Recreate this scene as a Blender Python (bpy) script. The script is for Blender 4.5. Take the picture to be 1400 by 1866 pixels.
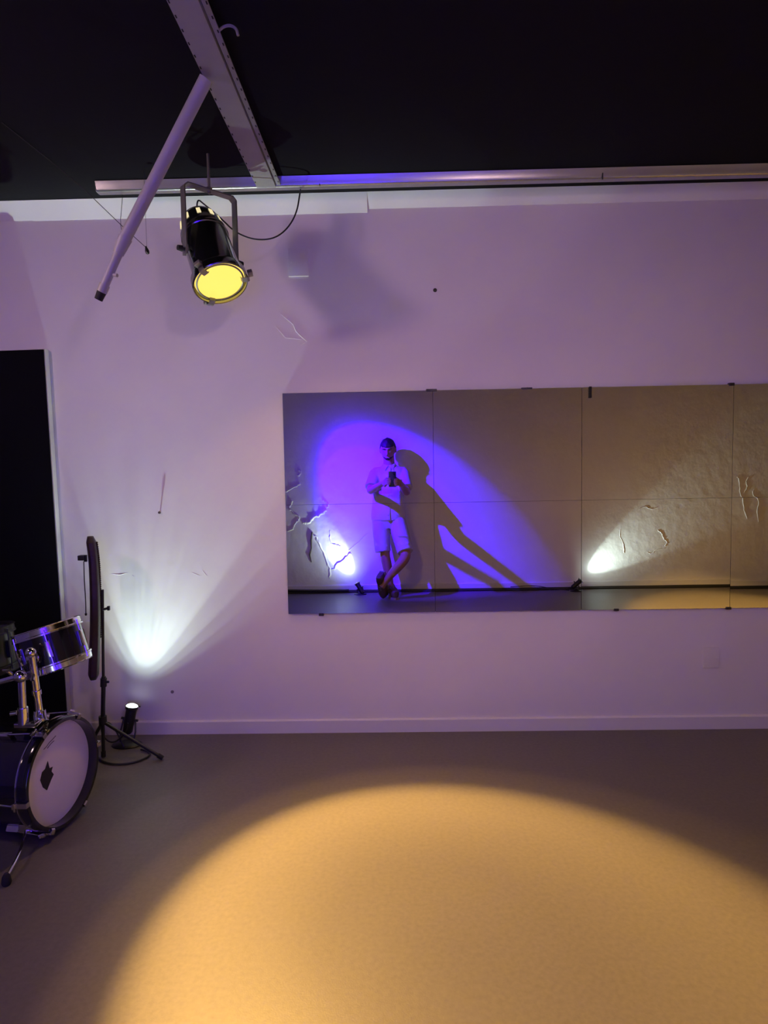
import bpy, bmesh, math, random
from mathutils import Vector, Matrix, Euler

# ------------------------------------------------------------------ scene
for o in list(bpy.data.objects):
    bpy.data.objects.remove(o)
S = bpy.context.scene
COL = S.collection
R = math.radians
random.seed(7)

# ------------------------------------------------------------------ camera
F_PX = 1120.0
cam_d = bpy.data.cameras.new('camera')
cam_d.sensor_fit = 'HORIZONTAL'
cam_d.sensor_width = 36.0
cam_d.lens = 36.0 * F_PX / 1400.0
cam_d.clip_start = 0.02
cam = bpy.data.objects.new('camera', cam_d)
COL.objects.link(cam)
yaw, pitch, roll = R(-1.05), R(-3.6), R(-1.0)
cf = Vector((math.sin(yaw) * math.cos(pitch), math.cos(yaw) * math.cos(pitch), math.sin(pitch)))
r0 = Vector((math.cos(yaw), -math.sin(yaw), 0))
u0 = r0.cross(cf)
cr = math.cos(roll) * r0 + math.sin(roll) * u0
cu = -math.sin(roll) * r0 + math.cos(roll) * u0
m3 = Matrix((cr, cu, -cf)).transposed()
cam.matrix_world = Matrix.Translation((0, 0, 1.25)) @ m3.to_4x4()
S.camera = cam

# ------------------------------------------------------------------ world, exposure
w = bpy.data.worlds.new('room_dark')
S.world = w
w.use_nodes = True
w.node_tree.nodes['Background'].inputs[0].default_value = (0.01, 0.008, 0.012, 1)
w.node_tree.nodes['Background'].inputs[1].default_value = 0.15
S.view_settings.view_transform = 'Standard'
S.view_settings.look = 'None'
S.view_settings.gamma = 1.0
S.view_settings.use_curve_mapping = False
S.view_settings.exposure = 0.0
S.cycles.caustics_reflective = False
S.cycles.caustics_refractive = False
S.cycles.diffuse_bounces = 4
S.cycles.max_bounces = 8
S.cycles.sample_clamp_indirect = 8.0

# power of every lamp, the two added pink fills included (the lamps themselves are built further down)
POW_AMBER = 890.0
POW_AMBER_2 = 1300.0
POW_VIOLET = 1000.0
POW_FILL = 62.0
POW_WASH_2 = 69.0
POW_UP = 185.0
POW_UP_B = 150.0
POW_UP_C = 230.0
AMBER = (1.0, 0.56, 0.135)
VIOLET = (0.042, 0.0, 1.0)
FILL = (1.0, 0.66, 0.72)  # tint of the two added fill cans
COOL = (0.80, 1.0, 0.92)

D = 2.909      # y of the front wall
B = -0.68      # y of the back wall
XL, XR = -2.9, 5.2
ZC = 2.523

# ------------------------------------------------------------------ materials
def mat(name, col, rough=0.5, metal=0.0, bump=0.0, bscale=40.0, var=0.0, vscale=6.0, emit=None, estr=0.0, spec=0.5, coat=0.0, detail=4.0):
    m = bpy.data.materials.new(name)
    m.use_nodes = True
    nt = m.node_tree
    p = nt.nodes['Principled BSDF']
    p.inputs['Base Color'].default_value = (*col, 1)
    p.inputs['Roughness'].default_value = rough
    p.inputs['Metallic'].default_value = metal
    p.inputs['Specular IOR Level'].default_value = spec
    p.inputs['Coat Weight'].default_value = coat
    tc = nt.nodes.new('ShaderNodeTexCoord')
    if emit:
        p.inputs['Emission Color'].default_value = (*emit, 1)
        p.inputs['Emission Strength'].default_value = estr
    if var > 0:
        n = nt.nodes.new('ShaderNodeTexNoise')
        n.inputs['Scale'].default_value = vscale
        n.inputs['Detail'].default_value = 5
        nt.links.new(tc.outputs['Object'], n.inputs['Vector'])
        r = nt.nodes.new('ShaderNodeValToRGB')
        a = tuple(max(0, c * (1 - var)) for c in col)
        b = tuple(min(1, c * (1 + var)) for c in col)
        r.color_ramp.elements[0].color = (*a, 1)
        r.color_ramp.elements[1].color = (*b, 1)
        r.color_ramp.elements[0].position = 0.3
        r.color_ramp.elements[1].position = 0.7
        nt.links.new(n.outputs['Fac'], r.inputs['Fac'])
        nt.links.new(r.outputs['Color'], p.inputs['Base Color'])
    if bump > 0:
        n2 = nt.nodes.new('ShaderNodeTexNoise')
        n2.inputs['Scale'].default_value = bscale
        n2.inputs['Detail'].default_value = detail
        nt.links.new(tc.outputs['Object'], n2.inputs['Vector'])
        bp = nt.nodes.new('ShaderNodeBump')
        bp.inputs['Strength'].default_value = bump
        bp.inputs['Distance'].default_value = 0.01
        nt.links.new(n2.outputs['Fac'], bp.inputs['Height'])
        nt.links.new(bp.outputs['Normal'], p.inputs['Normal'])
    return m

M = {}
M['wall'] = mat('painted_plaster', (0.80, 0.775, 0.77), 0.75, bump=0.10, bscale=9, var=0.025, vscale=3, spec=0.2, detail=8)
M['rough_wall'] = mat('rough_painted_plaster', (0.84, 0.81, 0.80), 0.7, bump=0.5, bscale=11, var=0.03, vscale=3, spec=0.25, detail=9)
M['trim'] = mat('painted_trim', (0.78, 0.76, 0.74), 0.6, bump=0.04, bscale=30, spec=0.3)
M['floor'] = mat('vinyl_floor', (0.145, 0.131, 0.115), 0.46, bump=0.05, bscale=260, var=0.09, vscale=70, spec=0.45)
M['ceiling'] = mat('black_ceiling_paint', (0.012, 0.011, 0.014), 0.9, bump=0.1, bscale=30, spec=0.1)
M['mirror'] = mat('mirror_silver', (0.90, 0.91, 0.90), 0.0, 1.0)
M['mirror_edge'] = mat('mirror_backing', (0.05, 0.05, 0.05), 0.6)
M['clip'] = mat('dark_clip', (0.03, 0.025, 0.03), 0.4, 0.3)
M['tray'] = mat('grey_white_coated_steel', (0.33, 0.315, 0.305), 0.5, 0.0, bump=0.02, bscale=80, var=0.05, vscale=12)
M['white_metal'] = mat('white_coated_steel', (0.45, 0.43, 0.42), 0.45, 0.0, bump=0.02, bscale=80, var=0.04, vscale=12)
M['alu'] = mat('brushed_aluminium', (0.47, 0.46, 0.46), 0.26, 0.75, bump=0.02, bscale=60, var=0.05, vscale=9)
M['slot'] = mat('dark_slot', (0.02, 0.02, 0.02), 0.9)
M['par_body'] = mat('polished_par_can', (0.30, 0.30, 0.31), 0.16, 1.0, var=0.06, vscale=9)
M['par_yoke'] = mat('dull_steel', (0.33, 0.32, 0.31), 0.4, 0.8, var=0.06, vscale=20)
M['black_par'] = mat('black_enamel', (0.012, 0.012, 0.013), 0.38, 0.0, spec=0.5)
M['black_plastic'] = mat('black_plastic', (0.012, 0.012, 0.013), 0.5)
M['rubber'] = mat('black_rubber', (0.015, 0.014, 0.014), 0.8)
M['cable'] = mat('cable_rubber', (0.012, 0.012, 0.014), 0.55)
M['chrome'] = mat('chrome', (0.82, 0.81, 0.80), 0.10, 1.0)
M['drum_black'] = mat('black_lacquer', (0.006, 0.006, 0.012), 0.12, 0.0, coat=0.6)
M['drum_olive'] = mat('olive_lacquer', (0.03, 0.05, 0.012), 0.3, 0.0, coat=0.3)
M['head_white'] = mat('drum_skin_white', (0.86, 0.82, 0.84), 0.55, 0.0, bump=0.02, bscale=90, var=0.02, vscale=10)
M['head_dark'] = mat('drum_skin_dark', (0.03, 0.03, 0.035), 0.3)
M['marks'] = mat('ink_marks', (0.20, 0.17, 0.18), 0.7)
M['panel'] = mat('black_felt', (0.006, 0.006, 0.008), 0.95, bump=0.15, bscale=150, spec=0.1)
M['panel_edge'] = mat('bare_board_edge', (0.62, 0.58, 0.58), 0.7, bump=0.05, bscale=60)
M['case'] = mat('dark_red_leather', (0.035, 0.014, 0.014), 0.5, bump=0.2, bscale=60, var=0.3, vscale=30)
M['case_edge'] = mat('ribbed_edge', (0.055, 0.035, 0.03), 0.6)
M['skin'] = mat('skin', (0.38, 0.19, 0.14), 0.5, bump=0.03, bscale=80)
M['hair'] = mat('dark_hair', (0.018, 0.013, 0.011), 0.6, bump=0.4, bscale=120)
M['shirt'] = mat('pale_cotton', (0.58, 0.55, 0.56), 0.85, bump=0.25, bscale=12, spec=0.2)
M['shorts'] = mat('light_canvas', (0.50, 0.47, 0.44), 0.85, bump=0.25, bscale=14, spec=0.2)
M['shoe'] = mat('brown_leather', (0.10, 0.06, 0.06), 0.55, bump=0.1, bscale=60)
M['sole'] = mat('shoe_sole', (0.30, 0.26, 0.26), 0.7)
M['phone'] = mat('phone_body', (0.02, 0.02, 0.025), 0.25)
M['lensglass'] = mat('phone_lens', (0.004, 0.004, 0.006), 0.05)
M['eye'] = mat('eye_white', (0.30, 0.28, 0.27), 0.3)
M['lens_amber'] = mat('amber_gel_glow', (0.2, 0.12, 0.02), 0.5, emit=(1.0, 0.72, 0.13), estr=1.25)
M['lens_violet'] = mat('violet_gel_glow', (0.05, 0.0, 0.2), 0.5, emit=(0.17, 0.0, 1.0), estr=1.5)
M['lens_fill'] = mat('pink_white_fill_glow', (0.2, 0.15, 0.15), 0.5, emit=(1.0, 0.66, 0.72), estr=1.0)  # lens glow of the added fill cans
M['lens_cool'] = mat('cool_lamp_glow', (0.2, 0.2, 0.2), 0.5, emit=(0.92, 1.0, 0.97), estr=4.0)
M['vent_glow'] = mat('lamp_house_glow', (0.2, 0.2, 0.1), 0.5, emit=(1.0, 0.85, 0.45), estr=0.9)

# ------------------------------------------------------------------ helpers
def frame(origin, zdir, xhint=(1, 0, 0)):
    z = Vector(zdir).normalized()
    x = Vector(xhint)
    x = x - z * x.dot(z)
    if x.length < 1e-4:
        x = Vector((0, 1, 0)) - z * z.y
    x.normalize()
    y = z.cross(x)
    return Matrix.Translation(origin) @ Matrix((x, y, z)).transposed().to_4x4()

class MB:
    def __init__(self):
        self.bm = bmesh.new()
    def box(self, c, s, T=None, bev=0.0):
        r = bmesh.ops.create_cube(self.bm, size=1.0)
        vs = r['verts']
        T = T or Matrix.Identity(4)
        if bev:
            es = list({e for v in vs for e in v.link_edges})
        for v in vs:
            v.co = Vector((v.co.x * s[0], v.co.y * s[1], v.co.z * s[2])) + Vector(c)
        if bev:
            rr = bmesh.ops.bevel(self.bm, geom=es, offset=bev, segments=2, affect='EDGES', profile=0.7)
            vs = list({v for f in rr['faces'] for v in f.verts} | {v for v in vs if v.is_valid})
        for v in vs:
            v.co = T @ v.co
        return self
    def ring(self, pts):
        return [self.bm.verts.new(p) for p in pts]
    def bridge(self, a, b):
        n = len(a)
        for i in range(n):
            self.bm.faces.new((a[i], a[(i + 1) % n], b[(i + 1) % n], b[i]))
    def loft(self, rings, cap=True, close=False):
        rs = [self.ring(r) for r in rings]
        for a, b in zip(rs, rs[1:]):
            self.bridge(a, b)
        if close:
            self.bridge(rs[-1], rs[0])
        elif cap:
            self.bm.faces.new(list(reversed(rs[0])))
            self.bm.faces.new(rs[-1])
        return self
    def cyl(self, p, q, r0, r1=None, n=16):
        r1 = r0 if r1 is None else r1
        p, q = Vector(p), Vector(q)
        T = frame(p, q - p)
        L = (q - p).length
        self.loft([[T @ Vector((r * math.cos(2 * math.pi * i / n), r * math.sin(2 * math.pi * i / n), z)) for i in range(n)] for r, z in ((r0, 0), (r1, L))])
        return self
    def tube(self, pts, r, n=8, rad=None, smooth=0):
        pts = [Vector(p) for p in pts]
        for _ in range(smooth):
            q = [pts[0]]
            for a, b in zip(pts, pts[1:]):
                q += [a * 0.75 + b * 0.25, a * 0.25 + b * 0.75]
            q.append(pts[-1])
            pts = q
        rings = []
        x = None
        for i, p in enumerate(pts):
            t = (pts[min(i + 1, len(pts) - 1)] - pts[max(i - 1, 0)]).normalized()
            if x is None:
                x = t.orthogonal().normalized()
            x = (x - t * x.dot(t)).normalized()
            y = t.cross(x)
            rr = rad[i] if rad and not smooth else r
            rings.append([p + (x * math.cos(2 * math.pi * k / n) + y * math.sin(2 * math.pi * k / n)) * rr for k in range(n)])
        self.loft(rings)
        return self
    def lathe(self, prof, T=None, n=32, close=False, sx=1.0, sy=1.0):
        T = T or Matrix.Identity(4)
        rings = [[T @ Vector((max(r, 1e-4) * math.cos(2 * math.pi * i / n) * sx, max(r, 1e-4) * math.sin(2 * math.pi * i / n) * sy, z)) for i in range(n)] for r, z in prof]
        self.loft(rings, cap=not close, close=close)
        return self
    def prism(self, poly, z0, z1, T=None):
        T = T or Matrix.Identity(4)
        self.loft([[T @ Vector((x, y, z)) for x, y in poly] for z in (z0, z1)])
        return self
    def ball(self, c, r, s=(1, 1, 1), T=None, n=12):
        k = bmesh.ops.create_uvsphere(self.bm, u_segments=n * 2, v_segments=n, radius=1.0)
        for v in k['verts']:
            v.co = Vector((v.co.x * r * s[0], v.co.y * r * s[1], v.co.z * r * s[2]))
            if T:
                v.co = T @ v.co
            v.co += Vector(c)
        return self
    def build(self, name, m, parent=None, smooth=True, **kw):
        bm = self.bm
        bmesh.ops.recalc_face_normals(bm, faces=bm.faces[:])
        me = bpy.data.meshes.new(name)
        o = bpy.data.objects.new(name, me)
        COL.objects.link(o)
        if parent is not None:
            bm.transform(WORLD[parent.name].inverted())
            o.parent = parent
            WORLD[o.name] = WORLD[parent.name].copy()
        else:
            xs = [v.co.x for v in bm.verts]; ys = [v.co.y for v in bm.verts]; zs = [v.co.z for v in bm.verts]
            c = Vector(((min(xs) + max(xs)) / 2, (min(ys) + max(ys)) / 2, min(zs)))
            bm.transform(Matrix.Translation(-c))
            o.location = c
            WORLD[o.name] = Matrix.Translation(c)
        bm.to_mesh(me)
        bm.free()
        me.materials.append(M[m] if isinstance(m, str) else m)
        if smooth:
            for p in me.polygons:
                p.use_smooth = True
            me.set_sharp_from_angle(angle=R(38))
        tag(o, **kw)
        return o

WORLD = {}
def tag(o, label=None, cat=None, group=None, kind=None):
    if label: o['label'] = label
    if cat: o['category'] = cat
    if group: o['group'] = group
    if kind: o['kind'] = kind
    return o

def thing(name, loc, label, cat, group=None, kind=None):
    o = bpy.data.objects.new(name, None)
    o.empty_display_size = 0.05
    COL.objects.link(o)
    o.location = loc
    WORLD[o.name] = Matrix.Translation(loc)
    return tag(o, label, cat, group, kind)

def beam(name, loc, aim, color, power, stops, radius, parent, noise=0.0, nscale=9.0, stretch=(1, 1, 1), xhint=(1, 0, 0), skew=None):
    """spot lamp whose intensity follows the reflector's profile: stops = [(angle in degrees, intensity)]"""
    ld = bpy.data.lights.new(name, 'SPOT')
    ld.energy = power
    ld.spot_size = R(150)
    ld.spot_blend = 0.15
    ld.shadow_soft_size = radius
    ld.color = (1, 1, 1)
    ld.use_nodes = True
    nt = ld.node_tree
    em = nt.nodes.get('Emission')
    em.inputs['Color'].default_value = (*color, 1)
    tc = nt.nodes.new('ShaderNodeTexCoord')
    sp = nt.nodes.new('ShaderNodeSeparateXYZ')
    nt.links.new(tc.outputs['Normal'], sp.inputs[0])
    ab = nt.nodes.new('ShaderNodeMath'); ab.operation = 'ABSOLUTE'
    nt.links.new(sp.outputs['Z'], ab.inputs[0])
    ac = nt.nodes.new('ShaderNodeMath'); ac.operation = 'ARCCOSINE'
    nt.links.new(ab.outputs[0], ac.inputs[0])
    sc = nt.nodes.new('ShaderNodeMath'); sc.operation = 'DIVIDE'
    sc.inputs[1].default_value = R(75)
    nt.links.new(ac.outputs[0], sc.inputs[0])
    rp = nt.nodes.new('ShaderNodeValToRGB')
    e = rp.color_ramp.elements
    while len(e) < len(stops):
        e.new(0.5)
    for k, (a, v) in zip(e, stops):
        k.position = a / 75.0
        k.color = (v, v, v, 1)
    nt.links.new(sc.outputs[0], rp.inputs[0])
    out = rp.outputs[0]
    if noise:
        mp = nt.nodes.new('ShaderNodeMapping')
        mp.inputs['Scale'].default_value = stretch
        nt.links.new(tc.outputs['Normal'], mp.inputs[0])
        nz = nt.nodes.new('ShaderNodeTexNoise')
        nz.inputs['Scale'].default_value = nscale
        nz.inputs['Detail'].default_value = 2
        nt.links.new(mp.outputs[0], nz.inputs['Vector'])
        mr = nt.nodes.new('ShaderNodeMapRange')
        mr.inputs[1].default_value = 0.3; mr.inputs[2].default_value = 0.7
        mr.inputs[3].default_value = 1 - noise; mr.inputs[4].default_value = 1 + noise
        nt.links.new(nz.outputs['Fac'], mr.inputs[0])
        mu = nt.nodes.new('ShaderNodeMath'); mu.operation = 'MULTIPLY'
        nt.links.new(out, mu.inputs[0]); nt.links.new(mr.outputs[0], mu.inputs[1])
        out = mu.outputs[0]
    W = frame(loc, -Vector(aim), xhint)
    if skew:      # oval beam, narrow in one direction like a long-filament PAR lamp
        v = W.to_3x3().inverted() @ Vector(skew[0])
        dt = nt.nodes.new('ShaderNodeVectorMath'); dt.operation = 'DOT_PRODUCT'
        dt.inputs[1].default_value = v
        nt.links.new(tc.outputs['Normal'], dt.inputs[0])
        mk = nt.nodes.new('ShaderNodeMath'); mk.operation = 'MULTIPLY'; mk.inputs[1].default_value = -skew[1]
        ba = nt.nodes.new('ShaderNodeMath'); ba.operation = 'ABSOLUTE'
        nt.links.new(dt.outputs['Value'], ba.inputs[0])
        nt.links.new(ba.outputs[0], mk.inputs[0])
        ex = nt.nodes.new('ShaderNodeMath'); ex.operation = 'EXPONENT'
        nt.links.new(mk.outputs[0], ex.inputs[0])
        mx = nt.nodes.new('ShaderNodeMath'); mx.operation = 'MULTIPLY'
        nt.links.new(out, mx.inputs[0]); nt.links.new(ex.outputs[0], mx.inputs[1])
        out = mx.outputs[0]
    nt.links.new(out, em.inputs['Strength'])
    o = bpy.data.objects.new(name, ld)
    COL.objects.link(o)
    o.parent = parent
    o.matrix_local = WORLD[parent.name].inverted() @ W
    return o

# ------------------------------------------------------------------ room shell
def slab(name, c, s, m, **kw):
    return MB().box(c, s).build(name, m, smooth=False, **kw)

floor = slab('floor', ((XL + XR) / 2, (D + B) / 2, -0.05), (XR - XL + 0.4, D - B + 0.4, 0.1), 'floor', kind='structure', label='grey beige vinyl studio floor with warm light pool')
ceil_ = slab('ceiling', ((XL + XR) / 2, (D + B) / 2, ZC + 0.05), (XR - XL + 0.4, D - B + 0.4, 0.1), 'ceiling', kind='structure', label='flat matt black painted studio ceiling')
wall_f = slab('wall_front', ((XL + XR) / 2, D + 0.06, ZC / 2), (XR - XL, 0.12, ZC), 'wall', kind='structure', label='white painted wall behind the mirror and drums')
wall_b = slab('wall_back', ((XL + XR) / 2, B - 0.06, ZC / 2), (XR - XL, 0.12, ZC), 'rough_wall', kind='structure', label='rough patched white wall seen in the mirror')
slab('wall_left', (XL - 0.06, (D + B) / 2, ZC / 2), (0.12, D - B, ZC), 'wall', kind='structure', label='white side wall left of the drum kit')
slab('wall_right', (XR + 0.06, (D + B) / 2, ZC / 2), (0.12, D - B, ZC), 'wall', kind='structure', label='white side wall at the far right')

# skirting boards (profile with rounded top)
def skirting(name, y, sgn, h, t, lab):
    mb = MB()
    prof = [(0, 0), (t, 0), (t, h - 0.006), (t * 0.5, h), (0, h)]
    mb.loft([[Vector((x, y - sgn * a, b)) for a, b in prof] for x in (XL + 0.002, XR - 0.002)])
    return mb.build(name, 'trim', smooth=False, kind='structure', label=lab)
skirting('baseboard_front', D - 0.001, 1, 0.066, 0.010, 'low white skirting along the mirror wall')
skirting('baseboard_back', B + 0.001, -1, 0.075, 0.012, 'low white skirting along the patched back wall')

# sloping cornice strip under the ceiling of the front wall, in two lengths that do not quite meet
def cornice(name, x0, x1, drop, lab):
    prof = [(0.0005, 0.0), (0.003, 0.0), (0.050, drop), (0.0005, drop)]
    mb = MB()
    mb.loft([[Vector((x, D - a, ZC - 0.002 - drop + b)) for a, b in prof] for x in (x0, x1)])
    return mb.build(name, 'trim', smooth=False, kind='structure', label=lab)
cornice('trim_1', -1.66, -0.105, 0.072, 'pale cornice strip lit from below, left of centre')
cornice('trim_2', -0.105, XR - 0.01, 0.056, 'pale cornice strip above the mirror')
cornice('trim_3', XL + 0.01, -1.66, 0.070, 'pale cornice strip at the left corner')

# peeling and filled cracks on the back wall: raised ridges
ridges = [
    ([(-1.146, 0.66), (-1.081, 0.689), (-1.069, 0.741), (-1.011, 0.786), (-1.048, 0.824), (-1.099, 0.87), (-1.121, 0.9), (-1.092, 0.99)], 0.010),
    ([(-0.967, 0.74), (-0.906, 0.761), (-0.868, 0.798), (-0.777, 0.834), (-0.739, 0.871)], 0.016),
    ([(-0.857, 0.61), (-0.814, 0.526), (-0.757, 0.405), (-0.715, 0.283), (-0.701, 0.229), (-0.714, 0.146)], 0.009),
    ([(-0.689, 0.233), (-0.601, 0.304), (-0.524, 0.378), (-0.471, 0.408)], 0.013),
    ([(-0.691, 0.66), (-0.701, 0.532), (-0.634, 0.501), (-0.582, 0.485)], 0.006),
    ([(-1.222, 1.037), (-1.13, 1.095), (-0.994, 1.16)], 0.009),
    ([(-0.76, 0.98), (-0.70, 0.93), (-0.72, 0.90)], 0.009),
    ([(-1.01, 1.30), (-0.98, 1.27), (-1.02, 1.24)], 0.010),
    ([(3.545, 1.159), (3.575, 1.06), (3.565, 1.0), (3.606, 0.913), (3.60, 0.83), (3.647, 0.722)], 0.007),
    ([(3.657, 1.157), (3.63, 1.10), (3.65, 1.05), (3.613, 0.98)], 0.006),
    ([(3.716, 1.024), (3.70, 0.97), (3.774, 0.91), (3.74, 0.80), (3.76, 0.683)], 0.006),
    ([(2.369, 0.61), (2.36, 0.55), (2.40, 0.47), (2.409, 0.36)], 0.004),
    ([(2.76, 0.60), (2.80, 0.57), (2.82, 0.51), (2.871, 0.468), (2.83, 0.43)], 0.006),
    ([(2.65, 0.37), (2.70, 0.35), (2.74, 0.40), (2.843, 0.41)], 0.004),
    ([(2.56, 0.82), (2.62, 0.86), (2.68, 0.82), (2.75, 0.84)], 0.004),
    ([(-0.30, 0.62), (-0.42, 0.50), (-0.50, 0.44)], 0.004),
]
for pl, rr in ridges:
    q = [Vector((x, B, z)) for x, z in pl]
    for _ in range(3 if len(pl) < 4 else 2):
        n_ = [q[0]]
        for a, b in zip(q, q[1:]):
            n_ += [a * .75 + b * .25, a * .25 + b * .75]
        n_.append(q[-1]); q = n_
    rings = []
    for i, p in enumerate(q):
        t = (q[min(i + 1, len(q) - 1)] - q[max(i - 1, 0)]).normalized()
        s_ = Vector((t.z, 0, -t.x))
        wv = rr * (1.1 + 0.7 * random.random()) * (0.35 if i in (0, len(q) - 1) else 1)
        h = wv * (0.28 + 0.25 * random.random())
        j = Vector((random.uniform(-.8, .8) * rr, 0, random.uniform(-.8, .8) * rr))
        rings.append([p + j + s_ * wv + Vector((0, -0.004, 0)), p + j + s_ * wv * .5 + Vector((0, h * .8, 0)), p + j + Vector((0, h, 0)),
                      p + j - s_ * wv * .4 + Vector((0, h * .6, 0)), p + j - s_ * wv + Vector((0, -0.004, 0))])
    MB().loft(rings).build('plaster_ridge', 'rough_wall', wall_b)
# dark gouge in the plaster
mb = MB()
mb.tube([(x, B + 0.001, z) for x, z in [(-0.883, 0.641), (-0.896, 0.558), (-0.895, 0.475), (-0.915, 0.399), (-0.898, 0.323)]], 0.006, rad=[.010, .011, .007, .009, .004])
mb.build('plaster_gouge', mat('bare_dark_plaster', (0.12, 0.10, 0.10), 0.9), wall_b)
# filled patches and bumps on the front wall
for pl, rr in [([(-0.52, 2.0), (-0.46, 1.95), (-0.45, 1.92), (-0.40, 1.87), (-0.43, 1.855)], 0.0028), ([(-0.55, 1.95), (-0.50, 1.89), (-0.42, 1.88)], 0.002),
               ([(-0.42, 1.75), (-0.41, 1.69)], 0.003), ([(-0.98, 0.79), (-0.945, 0.775)], 0.003), ([(-1.37, 0.79), (-1.33, 0.785), (-1.29, 0.795)], 0.0016),
               ([(-1.27, 0.782), (-1.262, 0.775)], 0.003), ([(-0.93, 0.80), (-0.91, 0.775)], 0.004)]:
    mb = MB()
    mb.tube([(x, D + rr * 0.35, z) for x, z in pl], rr, n=8, rad=[rr * (0.5 + 0.5 * (0 < i < len(pl) - 1)) for i in range(len(pl))])
    mb.build('plaster_ridge', 'wall', wall_f)

# ------------------------------------------------------------------ mirror
XM = [-0.519, 0.183, 0.8745, 1.572, 2.268]
ZM = [0.586, 1.108, 1.632]
mir = thing('wall_mirror', (0.87, D, ZM[0]), 'long frameless wall mirror of butted panels reflecting the violet-lit person', 'mirror')
tilts = [[(0.0, 0.0), (0.0, 0.0), (0.03, 0.05), (-0.09, -0.22)], [(0.0, 0.0), (0.02, 0.0), (0.02, 0.03), (-0.05, -0.16)]]
MB().box(((XM[0] + XM[-1]) / 2, D - 0.004, (ZM[0] + ZM[2]) / 2), (XM[-1] - XM[0] - 0.004, 0.006, ZM[2] - ZM[0] - 0.004)).build('backing', 'mirror_edge', mir, smooth=False)
for r_ in range(2):
    for c_ in range(4):
        cx, cz = (XM[c_] + XM[c_ + 1]) / 2, (ZM[r_] + ZM[r_ + 1]) / 2
        T = Matrix.Translation((cx, D - 0.012, cz)) @ Euler((R(tilts[r_][c_][0]), 0, R(tilts[r_][c_][1]))).to_matrix().to_4x4()
        mb = MB().box((0, 0, 0), (XM[c_ + 1] - XM[c_] - (0.0012 if c_ == 0 else 0.0022), 0.005, ZM[r_ + 1] - ZM[r_] - 0.0012), T)
        mb.build('mirror_panel', 'mirror', mir, smooth=False)
for x, z, ww, hh in ((0.178, ZM[2], 0.05, 0.012), (1.562, ZM[2], 0.024, 0.014), (-0.361, ZM[0] - 0.004, 0.024, 0.014), (1.04, ZM[0], 0.022, 0.012), (1.566, ZM[0], 0.024, 0.012), (0.62, ZM[2], 0.05, 0.008)):
    mb = MB().box((x, D - 0.010, z), (ww, 0.018, hh), bev=0.003)
    mb.cyl((x, D - 0.018, z), (x, D - 0.022, z), 0.004, n=10)
    mb.build('mirror_clip', 'clip', mir)
MB().box((0.912, D - 0.019, ZM[2] - 0.024), (0.012, 0.008, 0.052), bev=0.002).build('hanging_clip', 'slot', mir)

# ------------------------------------------------------------------ things on the front wall
def plate(x0, x1, z0, z1, t, lab):
    o = thing('wall_plate', ((x0 + x1) / 2, D, z0), lab, 'wall plate')
    MB().box(((x0 + x1) / 2, D - t / 2, (z0 + z1) / 2), (x1 - x0, t, z1 - z0), bev=min(0.008, t * 0.45)).build('cover', 'trim', o)
    for sx in (-1, 1):
        p = Vector(((x0 + x1) / 2 + sx * (x1 - x0) * 0.36, D - t, (z0 + z1) / 2))
        MB().cyl(p + Vector((0, 0.001, 0)), p + Vector((0, -0.0015, 0)), 0.004, n=10).build('screw', 'trim', o)
    return o
plate(-0.476, -0.384, 2.168, 2.296, 0.006, 'square painted cover plate high on the wall right of the amber lamp')
plate(1.457, 1.530, 0.296, 0.396, 0.006, 'small painted socket cover low on the wall under the mirror')
o = thing('wall_nail', (-1.122, D, 1.072), 'dark nail in the bare wall above the bright uplight patch', 'nail')
MB().cyl((-1.122, D + 0.005, 1.079), (-1.122, D - 0.011, 1.082), 0.003, n=8).build('shank', 'clip', o)
MB().cyl((-1.122, D - 0.010, 1.082), (-1.122, D - 0.013, 1.083), 0.0062, n=12).build('nail_head', 'clip', o)
o = thing('wall_screw', (0.201, D, 2.085), 'small black screw in the bare wall above the mirror', 'screw')
MB().lathe([(0.0, 0.0), (0.009, 0.0), (0.009, 0.003), (0.006, 0.007), (0.0, 0.008)], frame((0.201, D, 2.092), (0, -1, 0)), n=14).build('screw_head', 'clip', o)
MB().box((0.201, D - 0.0082, 2.092), (0.012, 0.001, 0.002)).build('slot', 'slot', o)
o = thing('wall_plug', (-1.108, D, 0.185), 'tiny dark plug low on the wall beside the uplight', 'plug')
MB().lathe([(0.0, 0.0), (0.008, 0.0), (0.008, 0.002), (0.004, 0.004), (0.0, 0.003)], frame((-1.098, D, 0.208), (0, -1, 0)), n=12).build('rim', 'marks', o)

# ------------------------------------------------------------------ ceiling rails
o = thing('lighting_rail', (0.2, 2.72, 2.47), 'long pale metal rail under the black ceiling, parallel to the wall', 'rail')
prof = [(2.736, 2.480), (2.736, ZC - 0.001), (2.694, ZC - 0.001), (2.690, ZC - 0.004), (2.7005, 2.496), (2.702, 2.488), (2.706, 2.482), (2.710, 2.480)]
MB().loft([[Vector((x, a, b)) for a, b in prof] for x in (-1.262, 3.4)]).build('profile', 'alu', o)
MB().box((-1.2635, 2.718, 2.501), (0.004, 0.034, 0.040), bev=0.003).build('end_cap', 'white_metal', o)
MB().box((-0.30, 2.704, 2.484), (0.003, 0.012, 0.006)).build('joint', 'slot', o)
MB().box((0.9, 2.7, 2.49), (0.004, 0.004, 0.03)).build('joint', 'slot', o)

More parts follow.
